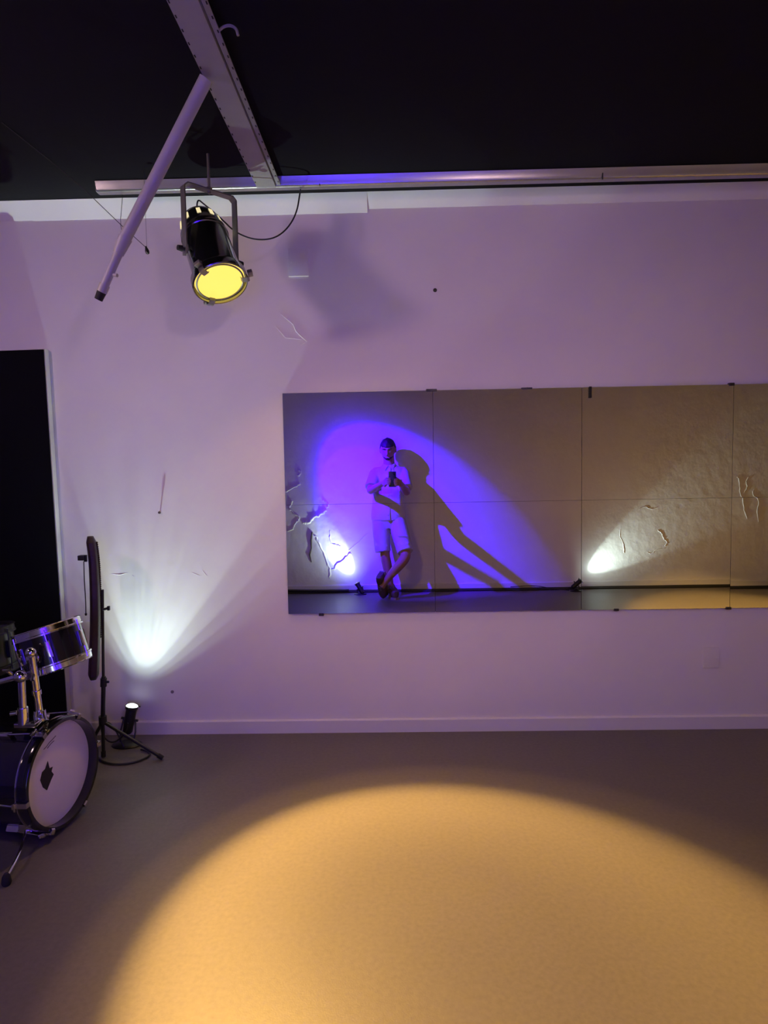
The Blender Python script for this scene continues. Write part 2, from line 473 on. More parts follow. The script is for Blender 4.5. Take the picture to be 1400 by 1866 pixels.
tray = thing('cable_tray', (-0.52, 1.6, 2.475), 'wide white slotted ceiling tray running towards the mirror wall', 'tray')
x0, x1, y0, y1, zb = -0.568, -0.487, 0.5, 2.697, 2.475
mb = MB()
mb.box(((x0 + x1) / 2, (y0 + y1) / 2, zb + 0.004), (x1 - x0, y1 - y0, 0.006))
mb.build('tray_base', 'tray', tray, smooth=False)
MB().box((x0 + 0.002, (y0 + y1) / 2, zb + 0.0265), (0.004, y1 - y0, 0.040)).build('side_flange', 'tray', tray, smooth=False)
MB().box((x1 - 0.002, (y0 + y1) / 2, zb + 0.0265), (0.004, y1 - y0, 0.040)).build('side_flange', 'tray', tray, smooth=False)
MB().box((x1 + 0.012, (y0 + y1) / 2, zb + 0.012), (0.016, y1 - y0, 0.004)).build('lip', 'tray', tray, smooth=False)
sl = bpy.data.meshes.new('slot')
bm = bmesh.new(); bmesh.ops.create_cube(bm, size=1.0)
for v in bm.verts:
    v.co = Vector((v.co.x * 0.004, v.co.y * 0.011, v.co.z * 0.0012))
bm.to_mesh(sl); bm.free(); sl.materials.append(M['slot'])
y = 1.45
while y < y1 - 0.03:
    for xx, zz in ((x0 + 0.0045, zb + 0.0008), (x1 + 0.016, zb + 0.0098)):
        s_ = bpy.data.objects.new('slot', sl); COL.objects.link(s_); s_.parent = tray
        s_.location = Vector((xx, y + (0.02 if xx > -0.5 else 0), zz)) - Vector(tray.location)
    y += 0.052
# curled hook on the tray side
hk = [(-0.470, 1.785, 2.488), (-0.455, 1.785, 2.500), (-0.435, 1.785, 2.502), (-0.420, 1.785, 2.492), (-0.416, 1.785, 2.474)]
MB().tube(hk, 0.004, n=8, smooth=2).build('hook', 'tray', tray)

# telescopic pole hanging at a slant from the tray
po = thing('telescopic_pole', (-0.974, 2.066, 1.844), 'slanting pale telescopic pole hanging from the slotted tray', 'pole')
a, b, e = Vector((-0.556, 1.946, 2.461)), Vector((-0.872, 2.043, 2.022)), Vector((-0.975, 2.066, 1.842))
d_ = (e - b).normalized()
MB().cyl(a, b, 0.0205, 0.0195, n=20).build('outer_tube', 'white_metal', po)
MB().cyl(b - (b - a).normalized() * 0.012, b + d_ * 0.045, 0.0225, 0.0175, n=20).build('collar', 'white_metal', po)
MB().cyl(b + d_ * 0.03, e - d_ * 0.03, 0.0145, 0.0135, n=18).build('inner_tube', 'white_metal', po)
MB().cyl(e - d_ * 0.055, e - d_ * 0.028, 0.0165, 0.0165, n=18).build('end_sleeve', 'white_metal', po)
MB().cyl(e - d_ * 0.030, e, 0.0150, 0.0130, n=18).build('rubber_tip', 'rubber', po)
kp = b + d_ * 0.12 + Vector((0.014, -0.002, 0))
MB().cyl(kp, kp + Vector((0.016, -0.004, -0.004)), 0.006, n=10).build('lock_button', 'white_metal', po)

# pull cord with a small toggle
pc = thing('pull_cord', (-1.014, 2.6, 2.18), 'thin slanting cord with a small dark toggle in front of the wall', 'cord')
MB().tube([(-1.38, 2.25, 2.522), (-1.35, 2.52, 2.515), (-1.224, 2.52, 2.405), (-1.10, 2.57, 2.28), (-1.014, 2.6, 2.20)], 0.0013, n=6).build('string', 'clip', pc)
MB().tube([(-1.014, 2.6, 2.52), (-1.014, 2.6, 2.20)], 0.0006, n=5).build('support_thread', 'clip', pc)
MB().lathe([(0.0, 0.0), (0.007, 0.004), (0.009, 0.014), (0.006, 0.024), (0.003, 0.034), (0.0, 0.036)], frame((-1.010, 2.6, 2.175), (-0.25, 0, 1)), n=12).build('toggle', 'clip', pc)
dc = MB().tube([(-1.199, 2.82, 2.522), (-1.197, 2.80, 2.46), (-1.190, 2.76, 2.37), (-1.155, 2.70, 2.29)], 0.0012, n=6, smooth=1).build('dangling_wire', 'clip', label='short thin wire dangling from the ceiling beside the slanting pole', cat='wire')

# ------------------------------------------------------------------ PAR lamps
def par_can(loc, aim, lens_mat, label, color, power, stops, yoke_dir, top, name='par_can_lamp', radius=0.03, cord=None, group='PAR lamps on the ceiling', noise=0.0, seed=0):
    loc = Vector(loc); ax = Vector(aim).normalized()
    yd = Vector(yoke_dir); yd = (yd - ax * yd.dot(ax)).normalized()      # direction of the yoke pivots
    root = thing(name, loc, label, 'stage lamp', group)
    T = frame(loc, ax, yd)
    L = lambda x, y, z: T @ Vector((x, y, z))
    MB().lathe([(0.097, -0.016), (0.099, -0.020), (0.0985, -0.040), (0.0945, -0.044), (0.0930, -0.130), (0.0925, -0.225), (0.0955, -0.228), (0.0955, -0.236), (0.091, -0.240),
                (0.088, -0.238), (0.088, -0.05), (0.090, -0.018)], T, n=48, close=True).build('barrel', 'par_body', root)
    cap = MB().lathe([(0.0905, -0.239), (0.0935, -0.246), (0.0935, -0.252), (0.088, -0.256), (0.085, -0.275), (0.080, -0.310), (0.068, -0.336), (0.045, -0.350), (0.0, -0.355)], T, n=48).build('rear_cap', 'par_body', root)
    for k in range(10):
        an = 2 * math.pi * (k + 0.35) / 10
        c_ = Vector((math.cos(an), math.sin(an), 0))
        p0, p1 = T @ (c_ * 0.0845 + Vector((0, 0, -0.281))), T @ (c_ * 0.0802 + Vector((0, 0, -0.310)))
        tng = (T.to_3x3() @ Vector((-math.sin(an), math.cos(an), 0)))
        nrm = (T.to_3x3() @ c_)
        mb = MB()
        mb.loft([[p0 + tng * 0.008 + nrm * 0.002, p0 - tng * 0.008 + nrm * 0.002, p0 - tng * 0.008 - nrm * 0.002, p0 + tng * 0.008 - nrm * 0.002],
                 [p1 + tng * 0.0075 + nrm * 0.002, p1 - tng * 0.0075 + nrm * 0.002, p1 - tng * 0.0075 - nrm * 0.002, p1 + tng * 0.0075 - nrm * 0.002]])
        mb.build('vent', 'vent_glow', cap, smooth=False)
    # front ring / gel holder, lens, clips
    MB().lathe([(0.096, -0.022), (0.107, -0.022), (0.109, -0.018), (0.109, 0.010), (0.106, 0.013), (0.103, 0.012), (0.103, -0.014), (0.092, -0.016)], T, n=48, close=True).build('front_ring', 'par_body', root)
    gl = MB().lathe([(0.0945, 0.004), (0.0945, 0.006), (0.090, 0.007), (0.088, 0.006), (0.088, 0.003)], T, n=48, close=True).build('gel_frame', 'par_yoke', root)
    MB().lathe([(0.098, -0.004), (0.0, -0.002)], T, n=48).build('lens', lens_mat, root)
    for an in (R(35), R(155), R(270)):
        c_ = Vector((math.cos(an), math.sin(an), 0)); t_ = Vector((-math.sin(an), math.cos(an), 0))
        mb = MB()
        pts = [(0.113, -0.020), (0.113, 0.017), (0.104, 0.020), (0.084, 0.017), (0.080, 0.008)]
        mb.loft([[T @ (c_ * r + t_ * s * 0.012 + Vector((0, 0, z + dz))) for s, dz in ((-1, 0), (1, 0), (1, 0.0025), (-1, 0.0025))] for r, z in pts])
        mb.build('retaining_clip', 'par_yoke', root, smooth=False)
        mb = MB().box((0, 0, 0), (0.020, 0.026, 0.016), T @ frame((c_ * 0.122 + Vector((0, 0, -0.006))), (0, 0, 1), c_), bev=0.003)
        mb.build('clip_bracket', 'par_yoke', root)
    # yoke: two straps from the pivots up to a cross strap, then hook clamp to the rail
    top = Vector(top)
    pv = [T @ Vector((s * 0.110, 0, -0.135)) for s in (-1, 1)]
    hor = Vector((yd.x, yd.y, 0)).normalized()
    mb = MB()
    up = Vector((0, 0, 1))
    zt = top.z
    crn = [Vector((p.x, p.y, zt)) for p in pv]
    side = hor.cross(up).normalized()
    def strap(p, q, wdir, th, w_=0.018):
        n_ = (q - p).normalized().cross(wdir).normalized()
        mb.loft([[c + wdir * w_ * a_ + n_ * th * b_ for a_, b_ in ((-1, -1), (1, -1), (1, 1), (-1, 1))] for c in (p, q)])
    for p, q, s in zip(pv, crn, (-1, 1)):
        strap(p - up * 0.02, q - up * 0.012, side, 0.0025)
        strap(q - up * 0.013, q - hor * s * 0.016 + up * 0.002, side, 0.0025)
    strap(crn[0] + hor * 0.014, crn[1] - hor * 0.014, side, 0.0025)
    mb.build('yoke', 'par_yoke', root, smooth=False)
    for p, s in zip(pv, (-1, 1)):
        kn = MB()
        q = p + hor * s * 0.006
        kn.cyl(q - hor * s * 0.02, q + hor * s * 0.010, 0.006, n=10)
        kn.cyl(q + hor * s * 0.006, q + hor * s * 0.024, 0.012, 0.010, n=12)
        kn.build('tilt_knob', 'black_plastic', root)
        MB().cyl(p - hor * s * 0.004, p - hor * s * 0.0005, 0.024, n=20).build('pivot_plate', 'par_yoke', root)
    mid = (crn[0] + crn[1]) / 2
    mb = MB().cyl(mid - up * 0.012, Vector((mid.x, mid.y, ZC - 0.001)), 0.006, n=10)
    mb.cyl(mid + up * 0.003, mid + up * 0.012, 0.013, n=6)
    mb.build('hanging_bolt', 'par_yoke', root)
    # cord socket on the rear cap
    sc = T @ Vector((0, 0, -0.350))
    MB().cyl(sc, T @ Vector((0.0, 0.0, -0.375)), 0.016, 0.012, n=14).build('cable_gland', 'black_plastic', root)
    if cord:
        MB().tube([T @ Vector((0, 0, -0.37))] + [Vector(c) for c in cord], 0.0032, n=8, smooth=3).build('power_cord', 'cable', root)
    beam('lamp_beam', T @ Vector((0, 0, 0.016)), ax, color, power, stops, radius, root, noise=noise, nscale=3.0)
    return root

ST_AMBER = [(0, 0.60), (8, 0.68), (13, 0.87), (16.5, 1.0), (19.0, 0.92), (20.4, 0.56), (21.6, 0.15), (24.6, 0.095), (25.8, 0.05), (34, 0.028), (55, 0.008), (74, 0.0)]
par_can((-0.672, 2.45, 2.011), (0.337, -0.38, -0.861), 'lens_amber', 'polished PAR can with glowing amber lens hanging before the front wall', AMBER, POW_AMBER, ST_AMBER,
        (0.72, 0.70, 0.0), (-0.75, 2.52, 2.380), radius=0.022, noise=0.04,
        cord=[(-0.80, 2.61, 2.400), (-0.775, 2.62, 2.381), (-0.712, 2.62, 2.328), (-0.646, 2.62, 2.26), (-0.559, 2.64, 2.234), (-0.469, 2.66, 2.255), (-0.402, 2.69, 2.349), (-0.385, 2.72, 2.475)])
par_can((2.35, 2.42, 2.06), (0.45, -1.43, -2.06), 'lens_amber', 'second amber PAR can beyond the right edge of the picture', AMBER, POW_AMBER_2,
        [(0, 1), (16.5, 1.0), (18.5, 0.7), (20, 0.2), (24, 0.03), (60, 0.004), (74, 0)], (1, 0.3, 0), (2.32, 2.6, 2.42), radius=0.03)
vio = par_can((-1.26, 0.47, 2.28), (0.570, -0.560, -0.602), 'lens_violet', 'violet PAR can aimed at the person by the back wall', VIOLET, POW_VIOLET,
        [(0, 1), (13, 1.0), (17.0, 0.85), (18.8, 0.5), (20.2, 0.10), (24, 0.03), (30, 0.008), (45, 0.001), (74, 0)], (0.70, 0.71, 0), (-1.34, 0.55, 2.47), radius=0.02)
# lower lobe of the violet lamp's oval beam, reaching the floor before the back wall
beam('lamp_beam', Vector((-1.26, 0.47, 2.28)) + Vector((0.570, -0.560, -0.602)) * 0.016, (0.513, -0.504, -0.695), VIOLET, POW_VIOLET * 0.6,
     [(0, 1), (13, 1.0), (16.0, 0.85), (17.6, 0.5), (19.0, 0.10), (22, 0.02), (40, 0.0)], 0.02, vio)
par_can((-2.30, 1.20, 2.20), (2.4, 1.70, -0.85), 'lens_fill', 'unseen pale pink fill PAR can added at the left for the mirror wall', FILL, POW_FILL,  # unseen fill lamp added for wall brightness, placed by the panel and lamp shadows
        [(0, 1), (20, 0.9), (40, 0.55), (55, 0.25), (70, 0.05), (74, 0)], (0.7, -0.72, 0), (-2.36, 1.14, 2.42), radius=0.13)
par_can((0.75, -0.30, 2.24), (-0.40, 3.1, -1.10), 'lens_fill', 'unseen pale pink fill PAR can added above the person for the mirror wall', FILL, POW_WASH_2,  # added fill with no visible source, brightens the middle of the mirror wall
        [(0, 1), (12, 1.0), (22, 0.80), (32, 0.36), (42, 0.10), (55, 0.02), (74, 0)], (1, 0.03, 0), (0.75, -0.40, 2.42), radius=0.10)

# ------------------------------------------------------------------ little floor uplights
def uplight(loc, aim, label, power, stops, base, scale=1.0, noise=0.0, radius=0.012, name='floor_uplight', skew=None):
    loc = Vector(loc); ax = Vector(aim).normalized()
    root = thing(name, (base[0], base[1], 0), label, 'stage lamp', 'small black floor uplights')
    T = frame(loc, ax, (1, 0, 0)) @ Matrix.Scale(scale, 4)
    MB().lathe([(0.0275, 0.006), (0.0285, 0.006), (0.0285, -0.004), (0.0245, -0.008), (0.0240, -0.075), (0.0225, -0.085), (0.0225, -0.112), (0.016, -0.122), (0.0, -0.124),
                ], T, n=28).build('can', 'black_par', root)
    MB().lathe([(0.0285, 0.0065), (0.0305, 0.0065), (0.0305, 0.0095), (0.0285, 0.0095)], T, n=28, close=True).build('front_ring', 'black_par', root)
    for k in range(3):
        an = 2 * math.pi * k / 3 + 0.5
        c_ = Vector((math.cos(an) * 0.033, math.sin(an) * 0.033, 0.006))
        MB().box((0, 0, 0), (0.010, 0.008, 0.004), T @ Matrix.Translation(c_)).build('gel_clip', 'black_par', root, smooth=False)
    MB().lathe([(0.0270, 0.0072), (0.0240, 0.0120), (0.0160, 0.0165), (0.0, 0.0185)], T, n=28).build('lens', 'lens_cool', root)
    # yoke straps down to a foot plate
    mb = MB()
    for s in (-1, 1):
        p = T @ Vector((s * 0.028, 0, -0.055)); q = Vector((base[0] + s * 0.03 * scale, base[1], 0.008))
        mb.tube([p, (p * 0.4 + q * 0.6) + Vector((s * 0.006, 0, 0.01)), q], 0.0042 * scale, n=8)
    mb.build('yoke', 'black_par', root)
    for s in (-1, 1):
        p = T @ Vector((s * 0.024, 0, -0.055)); q = T @ Vector((s * 0.040, 0, -0.055))
        MB().cyl(p, q, 0.006 * scale, n=10).build('tilt_knob', 'black_plastic', root)
    MB().lathe([(0.0, 0.0), (0.062, 0.0), (0.064, 0.004), (0.058, 0.010), (0.030, 0.016), (0.012, 0.026), (0.0, 0.027)], Matrix.Translation((base[0], base[1], 0.0)) @ Matrix.Scale(scale, 4), n=32, sx=1.1, sy=0.75).build('foot_plate', 'black_par', root)
    beam('lamp_beam', T @ Vector((0, 0, 0.027)), ax, COOL, power, stops, radius, root, noise=noise, nscale=26, stretch=(1.0, 0.35, 0.5), skew=skew)
    return root

ST_UP = [(0, 1.0), (8, 1.0), (16, 0.95), (22, 0.88), (25.2, 0.80), (26.2, 0.55), (29, 0.50), (33, 0.46), (34.6, 0.26), (39, 0.25), (40.5, 0.13), (44, 0.12), (47, 0.03), (60, 0.01), (74, 0)]
uplight((-1.263, 2.825, 0.163), (0.187, 0.07, 0.98), 'small black uplight glowing at the foot of the front wall by the tripod', POW_UP, ST_UP, (-1.275, 2.785), noise=0.09, radius=0.006, skew=((0, 1, 0), 8.6))
ST_UPB = [(0, 1.0), (8, 0.95), (14, 0.85), (18, 0.70), (20.5, 0.55), (22.2, 0.24), (25, 0.20), (30, 0.15), (38, 0.09), (50, 0.04), (65, 0.012), (74, 0)]
uplight((-0.405, -0.555, 0.100), (-0.49, -0.48, 0.73), 'small black uplight beside the person, seen in the mirror', POW_UP_C, ST_UPB, (-0.375, -0.52), scale=0.95, skew=((0, -1, 0), 5.0))
uplight((1.905, -0.56, 0.100), (0.795, -0.317, 0.517), 'small black uplight tilted right by the back wall, seen in the mirror', POW_UP_B, ST_UPB, (1.86, -0.53), scale=0.95, skew=((0, -1, 0), 5.0))

# ------------------------------------------------------------------ cables
MB().tube([(-1.36, 2.66, 0.006), (-1.30, 2.60, 0.006), (-1.22, 2.575, 0.006), (-1.15, 2.60, 0.006), (-1.115, 2.66, 0.006), (-1.135, 2.70, 0.006), (-1.18, 2.715, 0.010)], 0.0045, n=8, smooth=3).build('floor_cable', 'cable', label='thin black cable looping on the floor round the tripod', cat='cable')
MB().tube([(-1.27, 2.74, 0.012), (-1.31, 2.76, 0.08), (-1.36, 2.77, 0.13), (-1.39, 2.76, 0.08), (-1.33, 2.74, 0.02), (-1.26, 2.745, 0.07), (-1.25, 2.75, 0.12)], 0.0035, n=8, smooth=3).build('lamp_lead', 'cable', label='black lead curling up behind the tripod legs beside the uplight', cat='cable')
rng = random.Random(3)
def wallcable(z, r, y, wob, lab, nm):
    pts = []
    x = XL + 0.1
    while x < XR - 0.1:
        sag = -0.0
        pts.append((x, y + rng.uniform(0, wob), z)); x += 0.28
    return MB().tube(pts, r, n=8, smooth=2).build(nm, 'cable', label=lab, cat='cable')
wallcable(0.0125, 0.012, B + 0.028, 0.012, 'thick black cable lying along the foot of the back wall', 'wall_cable')
wallcable(0.0085, 0.008, B + 0.062, 0.012, 'thinner black cable beside the thick one by the back wall', 'wall_cable')
MB().tube([(-1.6, B + 0.045, 0.03), (-1.15, B + 0.10, 0.04), (-0.9, B + 0.09, 0.032), (-0.72, B + 0.09, 0.03), (-0.5, B + 0.08, 0.03)], 0.012, n=8, smooth=2).build('wall_cable', 'cable', label='black cable riding over the others left of the person', cat='cable')
MB().tube([(1.78, -0.52, 0.012), (1.6, -0.55, 0.03), (1.45, -0.62, 0.05), (1.2, -0.635, 0.034)], 0.004, n=8, smooth=2).build('lamp_lead', 'cable', label='thin black lead from the right-tilted back uplight', cat='cable')

# ------------------------------------------------------------------ black acoustic panel on the left
ap = thing('acoustic_panel', (-1.85, D - 0.02, 0.02), 'tall black felt panel with pale edges standing behind the drums', 'panel')
T = Matrix.Translation((-1.595, D - 0.002, 0.02)) @ Matrix.Rotation(R(-0.75), 4, 'Y')
MB().box((-0.30, -0.016, 0.918), (0.60, 0.032, 1.836), T).build('board', 'panel_edge', ap, smooth=False)
MB().box((-0.3015, -0.0345, 0.917), (0.594, 0.006, 1.832), T, bev=0.002).build('felt_face', 'panel', ap)

# ------------------------------------------------------------------ tripod stand with the slim case
st = thing('tripod_stand', (-1.322, 2.66, 0), 'slim black tripod stand beside the bass drum', 'stand')
P0 = Vector((-1.322, 2.66, 0.165))
MB().cyl(P0, (-1.309, 2.66, 0.37), 0.0095, n=14).build('lower_tube', 'black_par', st)
MB().cyl((-1.311, 2.66, 0.34), (-1.296, 2.66, 0.76), 0.0062, n=12).build('upper_tube', 'black_par', st)
mb = MB().cyl((-1.3115, 2.66, 0.325), (-1.309, 2.66, 0.362), 0.0135, n=14); mb.box((-1.293, 2.655, 0.347), (0.020, 0.008, 0.010), bev=0.003); mb.build('height_clutch', 'black_plastic', st)
mb = MB().cyl((-1.297, 2.655, 0.672), (-1.272, 2.655, 0.678), 0.0055, n=10); mb.box((-1.270, 2.655, 0.678), (0.010, 0.012, 0.020), bev=0.003); mb.build('wing_screw', 'black_plastic', st)
MB().cyl(P0 - Vector((0, 0, 0.012)), P0 + Vector((0, 0, 0.025)), 0.017, n=16).build('leg_hub', 'black_plastic', st)
for q in ((-1.052, 2.632, 0.010), (-1.44, 2.76, 0.010), (-1.324, 2.655, 0.010)):
    q = Vector(q)
    dr = (q - P0).normalized()
    lg = MB().cyl(P0 + dr * 0.008, q, 0.0075, n=12).build('leg', 'black_par', st)
    MB().cyl(q - dr * 0.02, q + dr * 0.004, 0.0105, 0.0098, n=12).build('rubber_foot', 'rubber', lg)

cs = thing('slim_case', (-1.345, 2.68, 0.345), 'long dark reddish case with ribbed edge, upright against the tripod', 'case')
def case_section(z):
    t = (z - 0.345) / 0.645
    bul = 0.020 * math.sin(math.pi * min(1, max(0, (t - 0.15) / 0.9))) ** 1.0
    return bul
CT = Matrix.Translation((-1.345, 2.66, 0)) @ Matrix.Rotation(R(26.5), 4, 'Z') @ Matrix.Translation((1.345, -2.66, 0))
mb = MB()
rings = []
N = 26
for i in range(N + 1):
    t = i / N
    z = 0.345 + 0.645 * t
    e_ = min(1, math.sqrt(max(0.0, 1 - (1 - min(t, 1 - t) / 0.045) ** 2)) if min(t, 1 - t) < 0.045 else 1)
    cx = -1.3545 + 0.022 * t + 0.010 * math.sin(math.pi * t)
    if t > 0.8: cx -= 0.007 * ((t - 0.8) / 0.2) ** 1.5
    hx, hy = 0.0235 * (0.62 + 0.38 * e_) * (1 - 0.12 * t), 0.08 * (0.5 + 0.5 * e_) * (1 - 0.35 * abs(t - 0.4))
    cy = 2.675 + 0.05
    rings.append([CT @ Vector((cx + hx * math.copysign(abs(math.cos(a)) ** 0.6, math.cos(a)), cy + hy * math.copysign(abs(math.sin(a)) ** 0.7, math.sin(a)), z)) for a in [2 * math.pi * k / 20 for k in range(20)]])
mb.loft(rings).build('case_body', 'case', cs)
mb = MB()
for i in range(46):
    t = 0.30 + 0.66 * i / 45
    z = 0.345 + 0.645 * t
    cx = -1.3545 + 0.022 * t + 0.010 * math.sin(math.pi * t)
    if t > 0.8: cx -= 0.007 * ((t - 0.8) / 0.2) ** 1.5
    mb.ball(CT @ Vector((cx + 0.0225, 2.69, z)), 0.0052, n=4)
zz = mb.build('ribbed_edge', 'case_edge', cs, kind='stuff')
mb = MB().box((-1.372, 2.645, 0.905), (0.026, 0.03, 0.022), bev=0.003); mb.box((-1.357, 2.645, 0.902), (0.012, 0.010, 0.030), bev=0.002); mb.build('clamp', 'black_plastic', cs)
MB().tube([(-1.360, 2.635, 0.89), (-1.362, 2.635, 0.80), (-1.360, 2.635, 0.72), (-1.362, 2.635, 0.66)], 0.0022, n=6, smooth=2).build('strap', 'black_plastic', cs)
MB().lathe([(0, 0), (0.004, 0.002), (0.005, 0.010), (0, 0.014)], Matrix.Translation((-1.362, 2.635, 0.650)), n=10).build('strap_end', 'black_plastic', cs)

# ------------------------------------------------------------------ bass drum
DC = Vector((-1.206, 2.120, 0.203)); DN = Vector((0.989, -0.148, 0.03)).normalized()
bd = thing('bass_drum', (-1.40, 2.14, 0), 'small black bass drum with white front head and dark ragged patch', 'drum')
T = frame(DC, DN, (0, 1, 0)) @ Matrix.Scale(0.96, 4)
RO = 0.200
MB().lathe([(0.185, -0.028), (0.185, -0.40), (0.181, -0.40), (0.181, -0.028)], T, n=64, close=True).build('shell', 'drum_black', bd)
MB().lathe([(0.186, 0.010), (0.198, 0.010), (RO, 0.007), (RO, -0.030), (0.198, -0.034), (0.187, -0.034), (0.186, -0.024)], T, n=72, close=True).build('front_hoop', 'drum_black', bd)
MB().lathe([(0.1985, -0.0345), (0.2015, -0.033), (0.2015, -0.0285), (0.1985, -0.028)], T, n=72, close=True).build('hoop_trim', 'chrome', bd)
MB().lathe([(0.189, -0.38), (RO, -0.384), (RO, -0.424), (0.187, -0.424)], T, n=64, close=True).build('rear_hoop', 'drum_black', bd)
hd = MB().lathe([(0.1855, -0.026), (0.150, -0.0235), (0.0, -0.023)], T, n=64).build('front_head', 'head_white', bd)
# ragged dark patch: local axes of T: x ~ +y world (away), y = up-ish
poly = [(-0.062, -0.040), (-0.036, -0.012), (-0.022, 0.000), (-0.032, 0.016), (-0.024, 0.030), (-0.040, 0.032), (-0.046, 0.062), (-0.062, 0.040), (-0.078, 0.036), (-0.090, 0.012), (-0.080, -0.020)]
MB().prism(poly, -0.0228, -0.0215, T).build('ragged_patch', 'slot', hd, smooth=False)
for pl in ([(-0.060, 0.112), (-0.045, 0.116), (-0.030, 0.124), (-0.012, 0.128), (0.006, 0.134)], [(-0.042, 0.108), (-0.024, 0.116), (-0.005, 0.120)]):
    MB().tube([T @ Vector((x, y, -0.0232)) for x, y in pl], 0.0016, n=5).build('pen_stroke', 'marks', hd)
for k, an in enumerate((R(62), R(118), R(185), R(-62), R(-118), R(5))):
    c_ = Vector((math.cos(an), math.sin(an), 0)); t_ = Vector((-math.sin(an), math.cos(an), 0))
    mb = MB()
    mb.loft([[T @ (c_ * r + t_ * s + Vector((0, 0, z))) for s in (-0.009, 0.009)] + [T @ (c_ * (r + 0.006) + t_ * s + Vector((0, 0, z + (0.004 if z > 0 else 0)))) for s in (0.009, -0.009)] for r, z in ((0.188, 0.0125), (0.203, 0.012), (0.206, -0.02), (0.212, -0.034))])
    cl = mb.build('claw_hook', 'chrome', bd)
    rd = MB().cyl(T @ (c_ * 0.214 + Vector((0, 0, -0.02))), T @ (c_ * 0.204 + Vector((0, 0, -0.135))), 0.0033, n=10)
    rd.build('tension_rod', 'chrome', cl)
    MB().box((0, 0, 0), (0.010, 0.030, 0.006), T @ frame(c_ * 0.217 + Vector((0, 0, -0.022)), (0, 0, 1), c_), bev=0.002).build('t_handle', 'chrome', cl)
    MB().box((0, 0, 0), (0.022, 0.020, 0.050), T @ frame(c_ * 0.196 + Vector((0, 0, -0.145)), (0, 0, 1), c_), bev=0.005).build('lug', 'chrome', bd)
for ys, en in ((-1, Vector((-1.222, 1.806, 0.010))), (1, Vector((-1.30, 2.45, 0.010)))):
    stt = T @ Vector((ys * 0.128, -0.140, -0.060))
    mb = MB().tube([stt, stt + Vector((0.015, ys * 0.045, -0.022)), stt.lerp(en, 0.62) + Vector((0.01, 0, 0.006)), en + Vector((0, 0, 0.012))], 0.0052, n=10, smooth=2)
    sp = mb.build('spur', 'chrome', bd)
    MB().lathe([(0.0, -0.010), (0.012, -0.010), (0.015, -0.002), (0.012, 0.016), (0.006, 0.026), (0.0, 0.027)], Matrix.Translation(en), n=14).build('rubber_tip', 'rubber', sp)
    MB().box((0, 0, 0), (0.03, 0.03, 0.045), Matrix.Translation(stt) @ T.to_3x3().to_4x4(), bev=0.006).build('spur_bracket', 'chrome', bd)

# ------------------------------------------------------------------ tom holder, toms
th = thing('tom_holder', (-1.29, 2.08, 0.40), 'chrome double tom holder rising from the bass drum', 'drum hardware')
ub = DC + Vector((-0.085, 0.0, 0.185))
MB().box((-1.292, 2.085, 0.402), (0.075, 0.075, 0.016), bev=0.005).build('base_plate', 'chrome', th)
MB().cyl((-1.302, 2.06, 0.405), (-1.301, 2.06, 0.462), 0.017, n=18).build('receiver', 'chrome', th)
MB().cyl((-1.270, 2.105, 0.400), (-1.270, 2.105, 0.436), 0.022, 0.019, n=18).build('receiver', 'chrome', th)
mb = MB().cyl((-1.258, 2.090, 0.420), (-1.240, 2.078, 0.424), 0.009, n=12); mb.box((-1.236, 2.076, 0.430), (0.007, 0.010, 0.034), bev=0.003); mb.build('wing_screw', 'chrome', th)
mb = MB().cyl((-1.318, 2.05, 0.448), (-1.336, 2.044, 0.448), 0.008, n=12); mb.build('wing_screw', 'chrome', th)
MB().cyl((-1.301, 2.06, 0.44), (-1.300, 2.06, 0.565), 0.0115, n=18).build('post', 'chrome', th)
MB().cyl((-1.270, 2.105, 0.42), (-1.270, 2.077, 0.642), 0.0115, n=18).build('post', 'chrome', th)
MB().cyl((-1.270, 2.0955, 0.496), (-1.270, 2.0935, 0.512), 0.0150, n=18).build('memory_lock', 'chrome', th)
MB().ball((-1.300, 2.055, 0.574), 0.022, n=10).build('ball_joint', 'chrome', th)
mb = MB().cyl((-1.318, 2.053, 0.571), (-1.430, 2.045, 0.540), 0.0095, n=14); mb.build('side_arm', 'chrome', th)
mb = MB().cyl((-1.323, 2.045, 0.585), (-1.331, 2.035, 0.600), 0.006, n=10); mb.box((-1.334, 2.033, 0.603), (0.024, 0.008, 0.010), bev=0.003); mb.build('wing_screw', 'chrome', th)
MB().cyl((-1.270, 2.082, 0.575), (-1.266, 2.064, 0.557), 0.007, n=10).build('wing_screw', 'chrome', th)
MB().ball((-1.270, 2.072, 0.652), 0.0185, n=10).build('ball_joint', 'chrome', th)
MB().cyl((-1.270, 2.076, 0.652), (-1.276, 2.094, 0.640), 0.009, n=12).build('tilter_arm', 'chrome', th)

